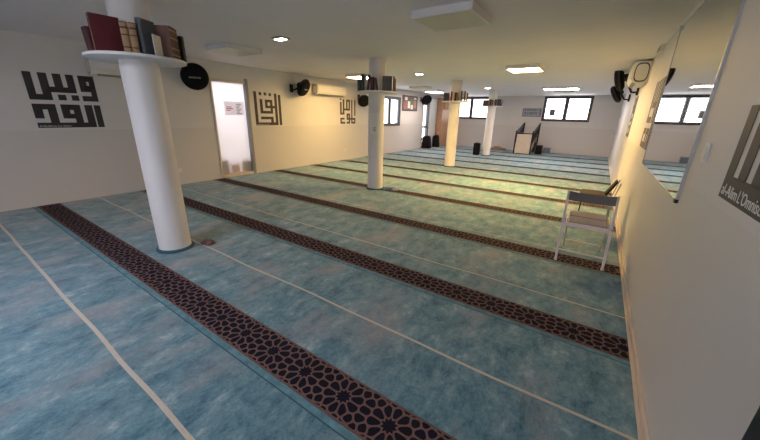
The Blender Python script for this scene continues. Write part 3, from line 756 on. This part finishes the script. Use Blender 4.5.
# two black bags by the far glazed door
def bag(x, y, rz, label, w=.38, d=.26, h=.60):
    e = thing('bag', label, 'bag', (x, y, 0), 'black bags by the far door', rz)
    M = Matrix(((1, 0, 0, 0), (0, 0, 1, -d/2), (0, 1, 0, .005), (0, 0, 0, 1)))
    obj('body', MB().prism([(-w/2, 0), (w/2+.06, 0), (w/2, h*.85), (w/2-.06, h), (-w/2+.06, h*.94), (-w/2, h*.8)], d, M), BLACKF, e, bevel=.03, seg=3)
    obj('pocket', MB().box((-w/2+.05, -d/2-.03, .05), (w/2-.05, -d/2, h*.5)), BLACKF, e, bevel=.015)
    obj('handle', MB().tube([(-.06, 0, h*.95), (-.05, 0, h+.04), (.04, 0, h+.05), (.06, 0, h*.96)], .010), BLACK, e)
bag(-6.93, 14.18, .1, 'black bag on floor in front of the far glazed door')
bag(-6.93, 15.25, .2, 'black bag on floor in front of the tall wooden cabinet', w=.30)

# tall wooden cabinet on the left, at the far corner
e = thing('cupboard', 'tall narrow orange wood cupboard against left wall in far corner', 'cupboard', (XL+.045, 16.05, 0))
obj('body', MB().box((0, -.52, .005), (.26, .52, 2.36)), OAK, e, bevel=.004)
for k in (-1, 1):
    dd = obj('door', MB().box((.262, min(0, k*.515)+.004, .08), (.282, max(0, k*.515)-.004, 2.34)), OAK, e, bevel=.003)
    obj('knob', MB().lathe([(.006, 0), (.006, .012), (.014, .02), (.012, .03), (.004, .033)], (.282, k*.05, 1.1), (1, 0, 0), n=20), ALU, dd)
obj('shelf_box', MB().box((.284, -.30, 1.82), (.50, .50, 1.86)).box((.284, -.30, 1.86), (.50, -.27, 2.14)).box((.284, .47, 1.86), (.50, .50, 2.14)).box((.284, -.30, 2.14), (.50, .50, 2.18)), mat('light_wood', (214, 180, 146), .5, var=.08, scale=8), e, bevel=.003)

# pulpit with black metal railings by the far wall
e = thing('pulpit', 'low stepped pulpit with black metal railings and cream front by far wall', 'pulpit', (-2.74, 15.9, 0))
w = .34; yf, yb = -.70, .90
CRM = mat('cream_board', (196, 182, 168), .5, var=.03, scale=6); IRON = mat('black_iron', (30, 30, 36), .5, metal=.3)
for k in range(3):
    obj('step', MB().box((-w+.06, -.5+k*.44, .005), (w-.06, .90, .22*(k+1))), CRM, e, bevel=.006)
obj('front_panel', MB().box((-w+.05, yf-.012, .02), (w-.05, yf+.012, .84)), CRM, e, bevel=.004)
for sx in (-1, 1):
    X = sx*w
    rl = MB()
    rl.tube([(X, yf, .0045), (X, yf, .98)], .028, n=12)
    rl.tube([(X, yb-.1, .0045), (X, yb-.1, 1.32)], .028, n=12)
    rl.tube([(X, yf, .92), (X, yb-.1, 1.30)], .024, n=10); rl.tube([(X, yf, .45), (X, yb-.1, .80)], .018, n=10)
    for k in range(1, 7):
        u = k/7; yy_ = yf+(yb-.1-yf)*u; rl.tube([(X, yy_, .45+.35*u), (X, yy_, .92+.38*u)], .012, n=8)
    for k in range(1, 7):
        u = k/7; v_ = (k-1)/7; rl.tube([(X, yf+(yb-.1-yf)*v_, .45+.35*v_), (X, yf+(yb-.1-yf)*u, .92+.38*u)], .008, n=8)
    obj('railing', rl, IRON, e)
obj('top_bar', MB().tube([(-w, yf, .87), (w, yf, .87)], .022, n=10), IRON, e)
# loudspeaker and small box right of it
e = thing('loudspeaker', 'black loudspeaker on floor at right foot of the pulpit', 'loudspeaker', (-2.12, 15.6, 0))
obj('cabinet', MB().box((-.13, -.13, .005), (.13, .13, .40)), BLACK, e, bevel=.015)
obj('grille', MB().box((-.11, -.138, .04), (.11, -.128, .37)), BLACKF, e, bevel=.004)
e = thing('storage_box', 'small blue grey box on floor under the right far window', 'box', (-1.92, 16.6, 0))
obj('body', MB().box((-.14, -.11, .005), (.14, .11, .20)), mat('box_blue', (104, 112, 132), .6), e, bevel=.01)
obj('lid', MB().box((-.15, -.12, .20), (.15, .12, .235)), mat('box_lid', (120, 128, 146), .6), e, bevel=.008)
# bags standing behind the frosted door
for (yy0, hh, ww, c, nm, lab) in ((4.08, .42, .10, (112, 108, 112), 'dark grey', 'tall grey blurred bag behind frosted door, at its left edge'), (4.33, .30, .12, (176, 92, 86), 'red', 'reddish blurred bag behind the frosted door, at the middle'), (4.63, .36, .13, (128, 124, 128), 'grey', 'grey blurred bag behind frosted door, at its right')):
    tag(obj('shopping_bag', MB().box((-.06, -ww, 0), (.06, ww, hh)), mat('bag_'+nm.replace(' ', '_'), c, .8), bevel=.05, seg=4, loc=(XL-.122, yy0, .004)), lab, 'bag', 'bags behind the frosted door')

# ------------------------------------------------------------------ light
w = bpy.data.worlds.new('sky'); SC.world = w; w.use_nodes = True
bg = w.node_tree.nodes['Background']; bg.inputs[0].default_value = (1.0, .955, .965, 1); bg.inputs[1].default_value = 7.5
def area(name, loc, rot, sx, sy, power, rgb):
    l = bpy.data.lights.new(name, 'AREA'); l.shape = 'RECTANGLE'; l.size = sx; l.size_y = sy; l.energy = power; l.color = lin(rgb)
    o = link(name, l, None, loc); o.rotation_euler = rot; return o
area('vestibule_lamp', (XL-1.1, 4.4, 2.45), (0, 0, 0),   .8, .8, 44, (250, 252, 250))
area('added_rear_fill', (-1.1, YN+.06, 1.57), (-PI/2, 0, 0), 2.3, 1.2, 480, (238, 242, 255))  # fill lamp added inside the rear window to lift ceiling and near walls

SC.view_settings.view_transform = 'Standard'; SC.view_settings.look = 'None'
SC.view_settings.gamma = 1; SC.view_settings.use_curve_mapping = False
SC.view_settings.exposure = 0.12
SC.cycles.use_denoising = True
SC.cycles.max_bounces = 10; SC.cycles.diffuse_bounces = 6; SC.cycles.caustics_reflective = False
SC.cycles.sample_clamp_indirect = 6
